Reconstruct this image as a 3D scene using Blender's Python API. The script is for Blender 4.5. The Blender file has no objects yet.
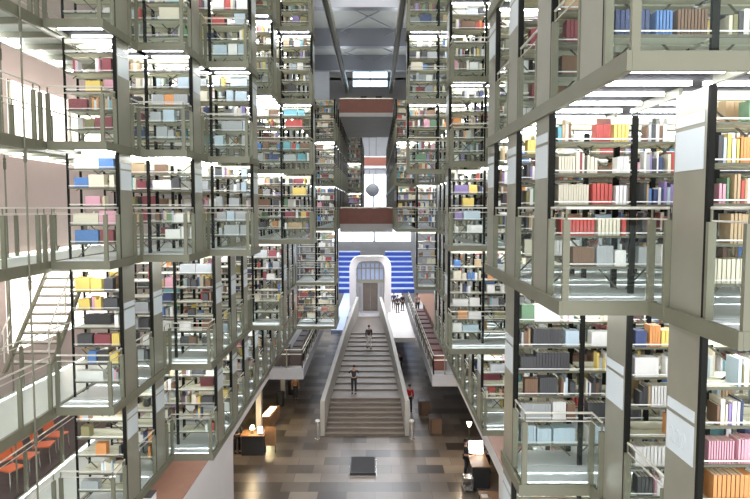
import bpy, math, random
from mathutils import Vector, Matrix

random.seed(11)
SC = bpy.context.scene
COL = SC.collection
EYE = 12.5                      # camera height over the hall floor
FPX = 620.0
PITCH = math.radians(3.83)


def proj(X, Y, Z):
    """pixel of a point X to the right, Y above the eye, Z ahead (750 x 499 frame)"""
    zc = Z * math.cos(PITCH) - Y * math.sin(PITCH)
    yc = Y * math.cos(PITCH) + Z * math.sin(PITCH)
    if zc < 0.3:
        zc = 0.3
    return 375 + FPX * X / zc, 249.5 - FPX * yc / zc


# ------------------------------------------------------------------ materials
def nodes_of(name):
    m = bpy.data.materials.new(name)
    m.use_nodes = True
    nt = m.node_tree
    return m, nt, nt.nodes['Principled BSDF']


def mat(name, col, rough=0.5, metal=0.0, noise=0.0, nscale=6.0, spec=0.5, bump=0.0):
    m, nt, b = nodes_of(name)
    b.inputs['Base Color'].default_value = (*col, 1)
    b.inputs['Roughness'].default_value = rough
    b.inputs['Metallic'].default_value = metal
    b.inputs['Specular IOR Level'].default_value = spec
    if noise > 0 or bump > 0:
        tc = nt.nodes.new('ShaderNodeTexCoord')
        nz = nt.nodes.new('ShaderNodeTexNoise')
        nz.inputs['Scale'].default_value = nscale
        nz.inputs['Detail'].default_value = 4
        nt.links.new(tc.outputs['Object'], nz.inputs['Vector'])
        if noise > 0:
            mx = nt.nodes.new('ShaderNodeMixRGB')
            mx.inputs['Color1'].default_value = (*[c * (1 - noise) for c in col], 1)
            mx.inputs['Color2'].default_value = (*[min(1, c * (1 + noise)) for c in col], 1)
            nt.links.new(nz.outputs['Fac'], mx.inputs['Fac'])
            nt.links.new(mx.outputs['Color'], b.inputs['Base Color'])
        if bump > 0:
            bp = nt.nodes.new('ShaderNodeBump')
            bp.inputs['Strength'].default_value = bump
            nt.links.new(nz.outputs['Fac'], bp.inputs['Height'])
            nt.links.new(bp.outputs['Normal'], b.inputs['Normal'])
    return m


def emit(name, col, strength):
    m, nt, b = nodes_of(name)
    b.inputs['Base Color'].default_value = (*col, 1)
    b.inputs['Emission Color'].default_value = (*col, 1)
    b.inputs['Emission Strength'].default_value = strength
    return m


def glassy(name, col, clear, rough, gcol=(1, 1, 1)):
    """thin frosted glass: part clear, part diffuse, part mirror"""
    m = bpy.data.materials.new(name)
    m.use_nodes = True
    nt = m.node_tree
    nt.nodes.clear()
    out = nt.nodes.new('ShaderNodeOutputMaterial')
    tr = nt.nodes.new('ShaderNodeBsdfTransparent')
    tr.inputs['Color'].default_value = (*gcol, 1)
    pb = nt.nodes.new('ShaderNodeBsdfPrincipled')
    pb.inputs['Base Color'].default_value = (*col, 1)
    pb.inputs['Roughness'].default_value = rough
    mx = nt.nodes.new('ShaderNodeMixShader')
    mx.inputs['Fac'].default_value = 1 - clear
    nt.links.new(tr.outputs[0], mx.inputs[1])
    nt.links.new(pb.outputs[0], mx.inputs[2])
    nt.links.new(mx.outputs[0], out.inputs['Surface'])
    return m


def frosted(name, col):
    """frosted glass that scatters what shines through it"""
    m = bpy.data.materials.new(name)
    m.use_nodes = True
    nt = m.node_tree
    nt.nodes.clear()
    out = nt.nodes.new('ShaderNodeOutputMaterial')
    tl = nt.nodes.new('ShaderNodeBsdfTranslucent')
    tl.inputs['Color'].default_value = (*col, 1)
    pb = nt.nodes.new('ShaderNodeBsdfPrincipled')
    pb.inputs['Base Color'].default_value = (*[c * 0.8 for c in col], 1)
    pb.inputs['Roughness'].default_value = 0.25
    mx = nt.nodes.new('ShaderNodeMixShader')
    mx.inputs['Fac'].default_value = 0.3
    nt.links.new(tl.outputs[0], mx.inputs[1])
    nt.links.new(pb.outputs[0], mx.inputs[2])
    nt.links.new(mx.outputs[0], out.inputs['Surface'])
    return m


def floor_tiles():
    m, nt, b = nodes_of('floor_stone')
    tc = nt.nodes.new('ShaderNodeTexCoord')
    mp = nt.nodes.new('ShaderNodeMapping')
    nt.links.new(tc.outputs['Object'], mp.inputs['Vector'])
    br = nt.nodes.new('ShaderNodeTexBrick')
    br.inputs['Scale'].default_value = 1.0
    br.inputs['Brick Width'].default_value = 1.25
    br.inputs['Row Height'].default_value = 0.95
    br.inputs['Mortar Size'].default_value = 0.008
    br.inputs['Color1'].default_value = (0.050, 0.041, 0.034, 1)
    br.inputs['Color2'].default_value = (0.285, 0.238, 0.192, 1)
    br.inputs['Mortar'].default_value = (0.06, 0.05, 0.045, 1)
    br.offset = 0.37
    nt.links.new(mp.outputs[0], br.inputs['Vector'])
    nz = nt.nodes.new('ShaderNodeTexNoise')
    nz.inputs['Scale'].default_value = 0.45
    nz.inputs['Detail'].default_value = 5
    nt.links.new(tc.outputs['Object'], nz.inputs['Vector'])
    mx = nt.nodes.new('ShaderNodeMixRGB')
    mx.blend_type = 'MULTIPLY'
    mx.inputs['Fac'].default_value = 0.6
    rp = nt.nodes.new('ShaderNodeValToRGB')
    rp.color_ramp.elements[0].position = 0.3
    rp.color_ramp.elements[0].color = (0.38, 0.35, 0.32, 1)
    rp.color_ramp.elements[1].position = 0.7
    rp.color_ramp.elements[1].color = (1, 0.97, 0.92, 1)
    nt.links.new(nz.outputs['Fac'], rp.inputs['Fac'])
    nt.links.new(br.outputs['Color'], mx.inputs['Color1'])
    nt.links.new(rp.outputs['Color'], mx.inputs['Color2'])
    nt.links.new(mx.outputs['Color'], b.inputs['Base Color'])
    b.inputs['Roughness'].default_value = 0.3
    return m


def concrete_panels(name, c1, c2):
    m, nt, b = nodes_of(name)
    tc = nt.nodes.new('ShaderNodeTexCoord')
    nz = nt.nodes.new('ShaderNodeTexNoise')
    nz.inputs['Scale'].default_value = 0.8
    nz.inputs['Detail'].default_value = 6
    nt.links.new(tc.outputs['Object'], nz.inputs['Vector'])
    mx = nt.nodes.new('ShaderNodeMixRGB')
    mx.inputs['Color1'].default_value = (*c1, 1)
    mx.inputs['Color2'].default_value = (*c2, 1)
    nt.links.new(nz.outputs['Fac'], mx.inputs['Fac'])
    nt.links.new(mx.outputs['Color'], b.inputs['Base Color'])
    b.inputs['Roughness'].default_value = 0.7
    return m


M = dict(
    steel=mat('olive_steel', (0.185, 0.183, 0.128), 0.42, 0.25, 0.10, 3.0),
    panel=mat('grey_panel_steel', (0.32, 0.313, 0.245), 0.38, 0.4, 0.12, 2.0),
    black=mat('black_upright', (0.010, 0.010, 0.008), 0.75, spec=0.15),
    lip=mat('olive_shelf_edge', (0.115, 0.112, 0.075), 0.5),
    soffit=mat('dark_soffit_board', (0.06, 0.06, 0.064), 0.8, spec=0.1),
    shelf=mat('cream_shelf', (0.64, 0.63, 0.47), 0.5, 0.0, 0.06, 5.0),
    strip=mat('white_label_strip', (0.80, 0.81, 0.78), 0.45),
    under=mat('shelf_grey', (0.33, 0.33, 0.27), 0.5),
    rail=mat('brushed_rail', (0.66, 0.64, 0.55), 0.35, 0.35),
    floorglass=frosted('frosted_floor_glass', (0.85, 0.90, 0.88)),
    sidedeck=mat('pale_green_floor_board', (0.52, 0.57, 0.52), 0.35, 0.0, 0.06, 2.0),
    deck=mat('grey_floor_board', (0.54, 0.57, 0.57), 0.35, 0.0, 0.08, 2.0),
    glass=glassy('clear_rail_glass', (0.75, 0.85, 0.80), 0.985, 0.1, (0.985, 1.0, 0.99)),
    tube=emit('fluorescent_tube', (0.93, 0.95, 1.0), 10.5),
    plate=mat('pale_number_plate', (0.62, 0.68, 0.69), 0.4),
    digit=mat('grey_digits', (0.58, 0.64, 0.64), 0.5),
    white=mat('white_plaster', (0.74, 0.70, 0.67), 0.6, 0.0, 0.05, 1.5),
    brownfloor=mat('reddish_floor', (0.25, 0.125, 0.075), 0.4, 0.0, 0.2, 3.0),
    darkfloor=mat('dark_carpet', (0.085, 0.062, 0.055), 0.8, 0.0, 0.3, 5.0),
    pinkwall=concrete_panels('pink_grey_concrete', (0.46, 0.37, 0.33), (0.54, 0.44, 0.40)),
    concrete=concrete_panels('grey_concrete', (0.33, 0.32, 0.32), (0.42, 0.41, 0.40)),
    ceil=concrete_panels('slate_ceiling', (0.34, 0.36, 0.36), (0.42, 0.43, 0.42)),
    ceilbeam=mat('slate_beam', (0.24, 0.25, 0.285), 0.6),
    floor=floor_tiles(),
    step=mat('grey_stair_stone', (0.155, 0.125, 0.098), 0.5, 0.0, 0.25, 2.5),
    nosing=mat('worn_stair_stone', (0.25, 0.215, 0.175), 0.5, 0.0, 0.2, 2.0),
    balus=mat('pale_concrete', (0.42, 0.40, 0.355), 0.6, 0.0, 0.08, 1.5),
    redwood=mat('red_brown_wood', (0.15, 0.045, 0.028), 0.45, 0.0, 0.2, 4.0),
    darkwood=mat('dark_brown_wood', (0.050, 0.030, 0.022), 0.5, 0.0, 0.2, 4.0),
    cratewood=mat('dull_brown_wood', (0.13, 0.075, 0.042), 0.6, 0.0, 0.25, 4.0),
    wood=mat('warm_wood', (0.36, 0.19, 0.085), 0.45, 0.0, 0.2, 4.0),
    blue=mat('blue_lit_tier', (0.035, 0.075, 0.36), 0.6),  # blue light falling on the tiers, painted in as their colour
    bluepale=mat('pale_blue_step', (0.50, 0.60, 0.86), 0.5),
    sky=emit('daylit_window', (0.60, 0.80, 1.0), 1.6),
    sky2=emit('daylit_end_window', (0.80, 0.88, 1.0), 1.7),
    frost=emit('backlit_frosted_window', (1.0, 0.88, 0.82), 1.1),
    warm=emit('warm_lamp_face', (1.0, 0.80, 0.50), 9.0),
    screen=emit('bright_screen', (1.0, 0.97, 0.90), 4.0),
    bluescreen=emit('blue_white_screen', (0.75, 0.82, 1.0), 5.0),
    orange=mat('orange_plastic', (0.62, 0.14, 0.05), 0.4),
    darkmetal=mat('dark_metal', (0.05, 0.05, 0.05), 0.4, 0.3),
    chrome=mat('satin_chrome', (0.70, 0.68, 0.64), 0.25, 0.8),
    grey=mat('mid_grey', (0.30, 0.30, 0.31), 0.5),
    skin=mat('skin', (0.50, 0.30, 0.21), 0.55),
    hair=mat('dark_hair', (0.015, 0.011, 0.009), 0.5),
    cl_black=mat('black_cloth', (0.018, 0.018, 0.020), 0.8),
    cl_dark=mat('charcoal_cloth', (0.040, 0.040, 0.045), 0.8),
    cl_red=mat('red_cloth', (0.55, 0.025, 0.040), 0.8),
    cl_white=mat('white_cloth', (0.75, 0.73, 0.70), 0.8),
    cl_blue=mat('navy_cloth', (0.035, 0.06, 0.16), 0.8),
    cl_pink=mat('pale_pink_cloth', (0.70, 0.48, 0.44), 0.8),
)
PALETTE = [
    ('white', (0.80, 0.79, 0.75), 22), ('cream', (0.70, 0.65, 0.50), 15), ('grey', (0.40, 0.42, 0.42), 12),
    ('charcoal', (0.07, 0.07, 0.072), 13), ('brown', (0.19, 0.11, 0.065), 10), ('red', (0.50, 0.09, 0.075), 4),
    ('maroon', (0.25, 0.06, 0.07), 6), ('blue', (0.10, 0.22, 0.48), 3), ('navy', (0.05, 0.07, 0.16), 5),
    ('teal', (0.14, 0.38, 0.44), 3), ('pale blue', (0.45, 0.56, 0.62), 6), ('green', (0.14, 0.25, 0.14), 2),
    ('yellow', (0.72, 0.55, 0.14), 3), ('orange', (0.68, 0.30, 0.10), 3), ('pink', (0.68, 0.36, 0.42), 3),
    ('purple', (0.28, 0.21, 0.42), 3), ('tan', (0.48, 0.35, 0.20), 7), ('olive', (0.24, 0.22, 0.10), 5),
]
BOOKMAT = [mat('book_' + n.replace(' ', '_'), c, 0.55) for n, c, w in PALETTE]
PAGES = mat('book_pages', (0.72, 0.68, 0.56), 0.8)
PW = [w for n, c, w in PALETTE]


# ------------------------------------------------------------------ mesh builder
class MB:
    def __init__(s):
        s.v, s.f, s.m = [], [], []

    def add(s, vs, fs, mi=0):
        o = len(s.v)
        s.v += [tuple(p) for p in vs]
        s.f += [tuple(i + o for i in f) for f in fs]
        s.m += [mi] * len(fs)

    def box(s, x0, x1, y0, y1, z0, z1, mi=0):
        s.add([(x0, y0, z0), (x1, y0, z0), (x1, y1, z0), (x0, y1, z0), (x0, y0, z1), (x1, y0, z1), (x1, y1, z1), (x0, y1, z1)],
              [(0, 3, 2, 1), (4, 5, 6, 7), (0, 1, 5, 4), (1, 2, 6, 5), (2, 3, 7, 6), (3, 0, 4, 7)], mi)

    def hexa(s, pts, mi=0):
        s.add(pts, [(0, 3, 2, 1), (4, 5, 6, 7), (0, 1, 5, 4), (1, 2, 6, 5), (2, 3, 7, 6), (3, 0, 4, 7)], mi)

    def bar(s, p, q, w, h=None, mi=0):
        """square bar between two points"""
        h = h or w
        p, q = Vector(p), Vector(q)
        d = (q - p).normalized()
        u = Vector((0, 0, 1)) if abs(d.z) < 0.95 else Vector((0, 1, 0))
        a = d.cross(u).normalized() * w / 2
        b = a.cross(d).normalized() * h / 2
        s.hexa([p - a - b, p + a - b, p + a + b, p - a + b, q - a - b, q + a - b, q + a + b, q - a + b], mi)

    def tube(s, pts, r, n=6, mi=0, caps=True):
        pts = [Vector(p) for p in pts]
        rs = r if isinstance(r, (list, tuple)) else [r] * len(pts)
        rings = []
        for i, p in enumerate(pts):
            d = (pts[min(i + 1, len(pts) - 1)] - pts[max(i - 1, 0)]).normalized()
            u = Vector((0, 0, 1)) if abs(d.z) < 0.9 else Vector((1, 0, 0))
            a = d.cross(u).normalized()
            b = d.cross(a).normalized()
            rings.append([p + (a * math.cos(t) + b * math.sin(t)) * rs[i] for t in [2 * math.pi * k / n for k in range(n)]])
        vs = [p for r_ in rings for p in r_]
        fs = []
        for i in range(len(pts) - 1):
            for k in range(n):
                fs.append((i * n + k, i * n + (k + 1) % n, (i + 1) * n + (k + 1) % n, (i + 1) * n + k))
        if caps:
            fs.append(tuple(range(n - 1, -1, -1)))
            fs.append(tuple((len(pts) - 1) * n + k for k in range(n)))
        s.add(vs, fs, mi)

    def lathe(s, prof, n=16, c=(0, 0, 0), mi=0):
        s.tube([(c[0], c[1], c[2] + z) for r, z in prof], [max(r, 1e-4) for r, z in prof], n, mi)

    def ball(s, c, rx, ry, rz, n=12, k=8, mi=0):
        vs, fs = [], []
        for i in range(k + 1):
            t = math.pi * i / k
            for j in range(n):
                a = 2 * math.pi * j / n
                vs.append((c[0] + rx * math.sin(t) * math.cos(a), c[1] + ry * math.sin(t) * math.sin(a), c[2] + rz * math.cos(t)))
        for i in range(k):
            for j in range(n):
                fs.append((i * n + j, (i + 1) * n + j, (i + 1) * n + (j + 1) % n, i * n + (j + 1) % n))
        s.add(vs, fs, mi)

    def mesh(s, name, mats):
        me = bpy.data.meshes.new(name)
        me.from_pydata(s.v, [], s.f)
        for m_ in mats:
            me.materials.append(m_)
        me.polygons.foreach_set('material_index', s.m)
        me.update()
        return me

    def build(s, name, mats, parent=None, loc=(0, 0, 0)):
        if not isinstance(mats, (list, tuple)):
            mats = [mats]
        return obj(name, s.mesh(name, mats), parent, loc)


def obj(name, me, parent=None, loc=(0, 0, 0)):
    o = bpy.data.objects.new(name, me)
    COL.objects.link(o)
    o.location = loc
    if parent:
        o.parent = parent
    return o


def tag(o, label=None, cat=None, group=None, kind=None):
    if label:
        o['label'] = label
    if cat:
        o['category'] = cat
    if group:
        o['group'] = group
    if kind:
        o['kind'] = kind
    return o


def thing(name, label, cat, loc=(0, 0, 0), group=None, rz=0):
    o = bpy.data.objects.new(name, None)
    COL.objects.link(o)
    o.location = loc
    o.rotation_euler = (0, 0, rz)
    o.empty_display_size = 0.2
    return tag(o, label, cat, group)


def struct(name, mb, mats, label=None):
    o = mb.build(name, mats)
    return tag(o, label, None, None, 'structure')


def boxo(name, x0, x1, y0, y1, z0, z1, m, parent=None):
    b = MB()
    b.box(x0, x1, y0, y1, z0, z1)
    return b.build(name, m, parent)


# ------------------------------------------------------------------ the stacks: where each row stands
FL = {-3: -8.6, -2: -6.3, -1: -3.95, 0: -1.05, 1: 1.27, 2: 3.58, 3: 5.9, 4: 8.2, 5: 10.5}
Z0, PITCHROW, DEPTH, NR = 5.85, 1.72, 0.60, 33
GR = [1.13, 2.15, 3.15, 4.15, 5.15, 6.15, 7.15, 8.15]        # post lines to the right
GL = [1.10, 2.15, 3.20, 4.23, 5.26, 6.30]              # post lines to the left
ROOF = 12.6


def zrow(i):
    return Z0 + PITCHROW * i


def gi_right(i, k):
    """index into GR where row i begins on level k (None: nothing there)"""
    if k == -3 or i < 0 or (i >= 14 and k >= 3):
        return None
    if i == 0:
        return 1 if k >= 1 else 2
    if i == 1:
        return 1 if k >= 0 else 2
    if i == 2:
        return 1
    if i == 3:
        return 1 if k >= 0 else 2
    if i in (4, 5, 6):
        return 2 if k >= 1 else 3
    if i == 7:
        return 1 if k >= -1 else 2
    if i == 8:
        return 2
    if i == 9:
        return 0 if k >= 1 else 2
    if i < 15:
        return 2
    if i == 15:
        return (1 if k >= 1 else 0) if k >= 0 else (1 if k == -1 else 2)
    if k <= -1:
        return None
    return 0


def gi_left(i, k):
    if k == -3 or i < 4 or (i >= 14 and k >= 3):
        return None
    if i == 4:
        return 3
    if i == 5:
        return 2 if k >= 0 else 3
    if i == 6:
        return 1 if k >= 0 else 2
    if i == 7:
        return 2
    if i == 8:
        return 1 if k >= 2 else 2
    if i == 9:
        return 0 if k >= 0 else (1 if k == -1 else 2)
    if i in (10, 11, 12, 13, 14, 15):
        return 1 if k >= 0 else 2
    if i in (16, 17):
        return 0
    if k <= -1:
        return None
    return 0


def nbays(side, i, k, g):
    G = GR if side > 0 else GL
    if side < 0 and i == 4:
        return 1
    n = len(G) - 1 - g
    if i <= 3:
        return min(n, 5 if i >= 1 else 2)
    if i <= 9:
        return min(n, 3)
    if i <= 17:
        return min(n, 2)
    return 1


def row_spec(side, i, k):
    g = gi_right(i, k) if side > 0 else gi_left(i, k)
    if g is None:
        return None
    if side < 0:
        g = 0 if i >= 25 else g + 1
    return g, nbays(side, i, k, g)


def in_view(x0, x1, y0, y1, z0, z1, margin=45):
    us, vs = [], []
    for X in (x0, x1):
        for Y in (y0, y1):
            for Z in (z0, z1):
                u, v = proj(X, Y, Z)
                us.append(u)
                vs.append(v)
    return max(us) > -margin and min(us) < 750 + margin and max(vs) > -margin and min(vs) < 499 + margin


ORD = ['first', 'second', 'third', 'fourth', 'fifth', 'sixth', 'seventh', 'eighth', 'ninth', 'tenth', 'eleventh', 'twelfth',
       'thirteenth', 'fourteenth', 'fifteenth', 'sixteenth', 'seventeenth', 'eighteenth', 'nineteenth', 'twentieth']
ORD += ['twenty-' + o for o in ORD[:9]] + ['thirtieth'] + ['thirty-' + o for o in ORD[:9]]
LEVEL = {-3: 'three levels below eye level', -2: 'two levels below eye level', -1: 'one level below eye level', 0: 'at eye level',
         1: 'one level above eye level', 2: 'two levels above eye level', 3: 'three levels above eye level',
         4: 'four levels above eye level', 5: 'five levels above eye level'}
SIDE = {1: 'right', -1: 'left'}


def rowname(side, i):
    return ORD[i if side > 0 else i - 4]


# ---- bookcase meshes (local: x 0..w, y 0..DEPTH away from the camera, z up from the level's floor)
def shelf_heights(k):
    return [0.33 + 0.38 * j for j in range(6 if k == -1 else 5)]


def case_height(k):
    return (FL[k + 1] - FL[k] - 0.16) if k < 5 else 2.15


_case = {}


def case_parts(w, k):
    key = (round(w, 3), k if k in (-1, 5) else (0 if abs(case_height(k) - case_height(0)) < 0.005 else k))
    if key in _case:
        return _case[key]
    h = case_height(k)
    parts = []
    for sx in (0.0, w - 0.035):
        for y0 in (0.0, DEPTH - 0.045):
            b = MB()
            b.box(sx, sx + 0.035, y0, y0 + 0.045, 0.0, h)
            parts.append(('upright', b, [M['black']]))
    for z in shelf_heights(k):
        b = MB()
        for ya, yb in ((0.012, 0.27), (0.33, DEPTH - 0.012)):
            b.box(0.036, w - 0.036, ya, yb, z - 0.02, z)
        b.box(0.036, w - 0.036, 0.0, 0.012, z - 0.026, z + 0.002, 1)
        b.box(0.036, w - 0.036, DEPTH - 0.012, DEPTH, z - 0.026, z + 0.002, 1)
        b.box(0.036, w - 0.036, 0.004, 0.010, z + 0.028, z + 0.042, 2)       # label rail in front of the books
        parts.append(('shelf', b, [M['shelf'], M['lip'], M['strip']]))
    b = MB()
    b.box(0.0, w, 0.0, DEPTH, -0.022, 0.0, 0)
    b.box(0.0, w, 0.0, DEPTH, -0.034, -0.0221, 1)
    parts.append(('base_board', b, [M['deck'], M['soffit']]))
    b = MB()
    b.box(0.036, w - 0.036, 0.02, 0.10, h - 0.10, h - 0.02)
    b.box(0.036, w - 0.036, DEPTH - 0.10, DEPTH - 0.02, h - 0.10, h - 0.02)
    parts.append(('top_rail', b, [M['shelf']]))
    b = MB()
    b.bar((0.05, 0.30, 0.02), (w - 0.05, 0.30, 0.95), 0.006, 0.022)
    b.bar((0.05, 0.315, 0.95), (w - 0.05, 0.315, 0.02), 0.006, 0.022)
    parts.append(('cross_brace', b, [M['lip']]))
    b = MB()
    b.bar((0.05, 0.30, h - 0.75), (w - 0.05, 0.30, h - 0.05), 0.006, 0.022)
    b.bar((0.05, 0.315, h - 0.05), (w - 0.05, 0.315, h - 0.75), 0.006, 0.022)
    parts.append(('cross_brace', b, [M['lip']]))
    res = [(n, b_.mesh(n, ms)) for n, b_, ms in parts]
    J = MB()
    mats, idx = [], {}
    for n, b_, ms in parts:
        mm = []
        for m_ in ms:
            if m_.name not in idx:
                idx[m_.name] = len(mats)
                mats.append(m_)
            mm.append(idx[m_.name])
        o = len(J.v)
        J.v += b_.v
        J.f += [tuple(q + o for q in f) for f in b_.f]
        J.m += [mm[q] for q in b_.m]
    _case[key] = (res, J, mats, J.mesh('bookcase', mats))
    return _case[key]


CASES = []                                   # (area, side, i, k, bay, x0, w, z, Yfloor)
for side in (1, -1):
    G = GR if side > 0 else GL
    for i in range(NR):
        for k in range(-2, 6):
            sp = row_spec(side, i, k)
            if not sp:
                continue
            g, n = sp
            Z = zrow(i)
            for b in range(n):
                a, c = G[g + b], G[g + b + 1]
                x0, x1 = (a, c) if side > 0 else (-c, -a)
                if not in_view(x0, x1, FL[k], FL[k] + case_height(k), Z, Z + DEPTH):
                    continue
                # inner bays of a row are seen only through its neighbours
                u0, v0 = proj(x0, FL[k], Z)
                u1, v1 = proj(x1, FL[k] + 2.2, Z)
                cu0, cu1 = max(0, min(u0, u1)), min(750, max(u0, u1))
                cv0, cv1 = max(0, min(v0, v1)), min(499, max(v0, v1))
                area = max(0, cu1 - cu0) * max(0, cv1 - cv0) * (1.0 if b == 0 else 0.5)
                CASES.append((area, side, i, k, b, x0, x1 - x0, Z, FL[k]))
CASES.sort(key=lambda c: -c[0])
print('bookcases', len(CASES))
KEEP_CASES = 290
rest = MB()
restmats, restidx = [], {}


def merge_into(dst, mats, idx, J, jm, off):
    mm = []
    for m_ in jm:
        if m_.name not in idx:
            idx[m_.name] = len(mats)
            mats.append(m_)
        mm.append(idx[m_.name])
    o = len(dst.v)
    dst.v += [(v[0] + off[0], v[1] + off[1], v[2] + off[2]) for v in J.v]
    dst.f += [tuple(q + o for q in f) for f in J.f]
    dst.m += [mm[q] for q in J.m]


BAYWORD = ['bay beside the hall', 'second bay from the hall', 'third bay from the hall', 'fourth bay from the hall',
           'fifth bay from the hall', 'sixth bay from the hall']
for q, (area, side, i, k, b, x0, w, Z, Y) in enumerate(CASES):
    parts, J, jm, jmesh = case_parts(w, k)
    loc = (x0, Z, EYE + Y)
    if q < KEEP_CASES:
        lab = f"open steel bookcase, {SIDE[side]} stacks, {rowname(side, i)} row back, {LEVEL[k]}, {BAYWORD[b]}"
        lab = lab.replace('bay beside the hall', 'hall-side bay').replace('bay from the hall', 'bay in')
        grp = f"bookcases hanging in the {SIDE[side]} stacks"
        if q < 110:
            root = thing('bookcase', lab, 'bookcase', loc, grp)
            for n, me in parts:
                obj(n, me, root)
        else:
            tag(obj('bookcase', jmesh, None, loc), lab, 'bookcase', grp)
    else:
        merge_into(rest, restmats, restidx, J, jm, loc)
if rest.f:
    tag(rest.build('bookcase_mass', restmats), 'mass of small distant bookcases deep in the stacks behind the nearer rows', 'bookcases', None, 'stuff')


# ------------------------------------------------------------------ end panels: tall steel posts beside the hall
def plate_mesh(w):
    b = MB()
    b.box(-0.008, 0.0, 0.07, DEPTH + 0.02, 1.40, 1.82)
    b.box(-0.008, 0.0, 0.07, DEPTH + 0.02, 1.86, 1.97)
    return b


for side in (1, -1):
    G = GR if side > 0 else GL
    for i in range(NR):
        runs = {}
        for k in range(-2, 6):
            sp = row_spec(side, i, k)
            if sp:
                runs.setdefault(sp[0], []).append(k)
        for g, ks in runs.items():
            k0, k1 = min(ks), max(ks)
            X = G[g] * side
            Z = zrow(i)
            y0 = FL[k0] - 0.13
            y1 = (FL[k1 + 1] - 0.13) if k1 < 5 else ROOF
            if not in_view(X - 0.1, X + 0.1, y0, y1, Z, Z + 0.6, 20):
                continue
            xi, xo = (X - 0.045, X - 0.001) if side > 0 else (X + 0.001, X + 0.045)
            where = '' if len(runs) == 1 else (', lower levels' if k1 < 1 else ', upper levels')
            root = thing('steel_post', f"tall flat grey steel post ending {rowname(side, i)} row of {SIDE[side]} stacks{where}", 'post',
                         (X, Z, EYE + y0), f"tall steel posts of the {SIDE[side]} stacks")
            p = MB()
            p.box(min(xi, xo) - X, max(xi, xo) - X, 0.0, DEPTH + 0.03, 0, y1 - y0)
            p.build('end_panel', M['panel'], root)
            p = MB()
            p.box(min(xi, xo) - X - 0.004, max(xi, xo) - X + 0.004, -0.05, -0.0005, 0, y1 - y0)
            p.build('front_edge', M['black'], root)
            if i < 17:
                for k in ks:
                    zz = EYE + FL[k] - (EYE + y0)
                    if not in_view(X, X, FL[k] + 1.4, FL[k] + 2, Z, Z + .6, 5):
                        continue
                    s_ = -1 if side > 0 else 1
                    xf = (X - 0.0455) if side > 0 else (X + 0.0455)
                    p = MB()
                    xa, xb = sorted((xf - X, xf - X + s_ * 0.006))
                    p.box(xa, xb, 0.05, DEPTH, zz + 1.42, zz + 1.82)
                    p.box(xa, xb, 0.05, DEPTH, zz + 1.86, zz + 1.97)
                    pl = p.build('number_plate', M['plate'], root)
                    if side > 0 and i == 0 and k == -1:
                        cu = bpy.data.curves.new('digits', 'FONT')
                        cu.body = '220'
                        cu.size = 0.24
                        cu.extrude = 0.002
                        tmp = bpy.data.objects.new('digits', cu)
                        COL.objects.link(tmp)
                        bpy.context.view_layer.update()
                        me = bpy.data.meshes.new_from_object(tmp.evaluated_get(bpy.context.evaluated_depsgraph_get()))
                        bpy.data.objects.remove(tmp)
                        me.materials.clear()
                        me.materials.append(M['digit'])
                        d = obj('digits', me, pl, (xa - 0.003, 0.54, zz + 1.52))
                        d.rotation_euler = (math.pi / 2, 0, -math.pi / 2)


# ------------------------------------------------------------------ walkways between the rows
def add_rail(parent, pts, near, flat_out=None):
    """railing along a polyline on the floor: stanchions, two bars, glass"""
    r = MB()
    for zz, rad in ((1.05, 0.017), (0.93, 0.010)):
        r.tube([(p[0], p[1], zz) for p in pts], rad, 6 if near else 4)
    out = [('handrail', r, M['rail'])]
    for p in pts:
        s = MB()
        s.box(p[0] - 0.037, p[0] + 0.037, p[1] - 0.024, p[1] + 0.026, -0.12, 0.92)
        s.bar((p[0], p[1], 0.86), (p[0], p[1], 1.04), 0.018)
        out.append(('stanchion', s, M['steel']))
    if near:
        for a, c in zip(pts, pts[1:]):
            s = MB()
            s.bar((a[0], a[1], 0.45), (c[0], c[1], 0.45), 0.008, 0.82)
            out.append(('glass_panel', s, M['glass']))
    return out


def full_front(Z):
    return Z - (PITCHROW - DEPTH) + 0.002


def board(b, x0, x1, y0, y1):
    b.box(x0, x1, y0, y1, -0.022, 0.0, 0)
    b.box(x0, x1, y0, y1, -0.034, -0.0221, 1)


WALKS = []
for side in (1, -1):
    G = GR if side > 0 else GL
    for i in range(NR):
        for k in range(-2, 6):
            sp = row_spec(side, i, k)
            if not sp:
                continue
            g, n = sp
            Z = zrow(i)
            prev = row_spec(side, i - 1, k)
            gp = prev[0] if prev else 99
            back = Z - 0.002
            full = Z - (PITCHROW - DEPTH) + 0.002
            jut = Z - 0.67
            ga = g + n
            # sections (x-range in grid indices, front)
            secs = []
            if gp <= g:
                secs.append((g, ga, full))
            elif gp >= ga:
                secs.append((g, ga, jut))
            else:
                secs.append((g, gp, jut))
                secs.append((gp, ga, full))
            if not in_view(min(G[g] * side, G[ga] * side), max(G[g] * side, G[ga] * side), FL[k] - .2, FL[k] + 1.1, full, Z):
                continue
            u0, v0 = proj(G[g] * side, FL[k], full)
            WALKS.append((Z, side, i, k, g, ga, secs, gp))
WALKS.sort(key=lambda c: c[0])
print('walkways', len(WALKS))
wrest = MB()
wmats, widx = [], {}
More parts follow.
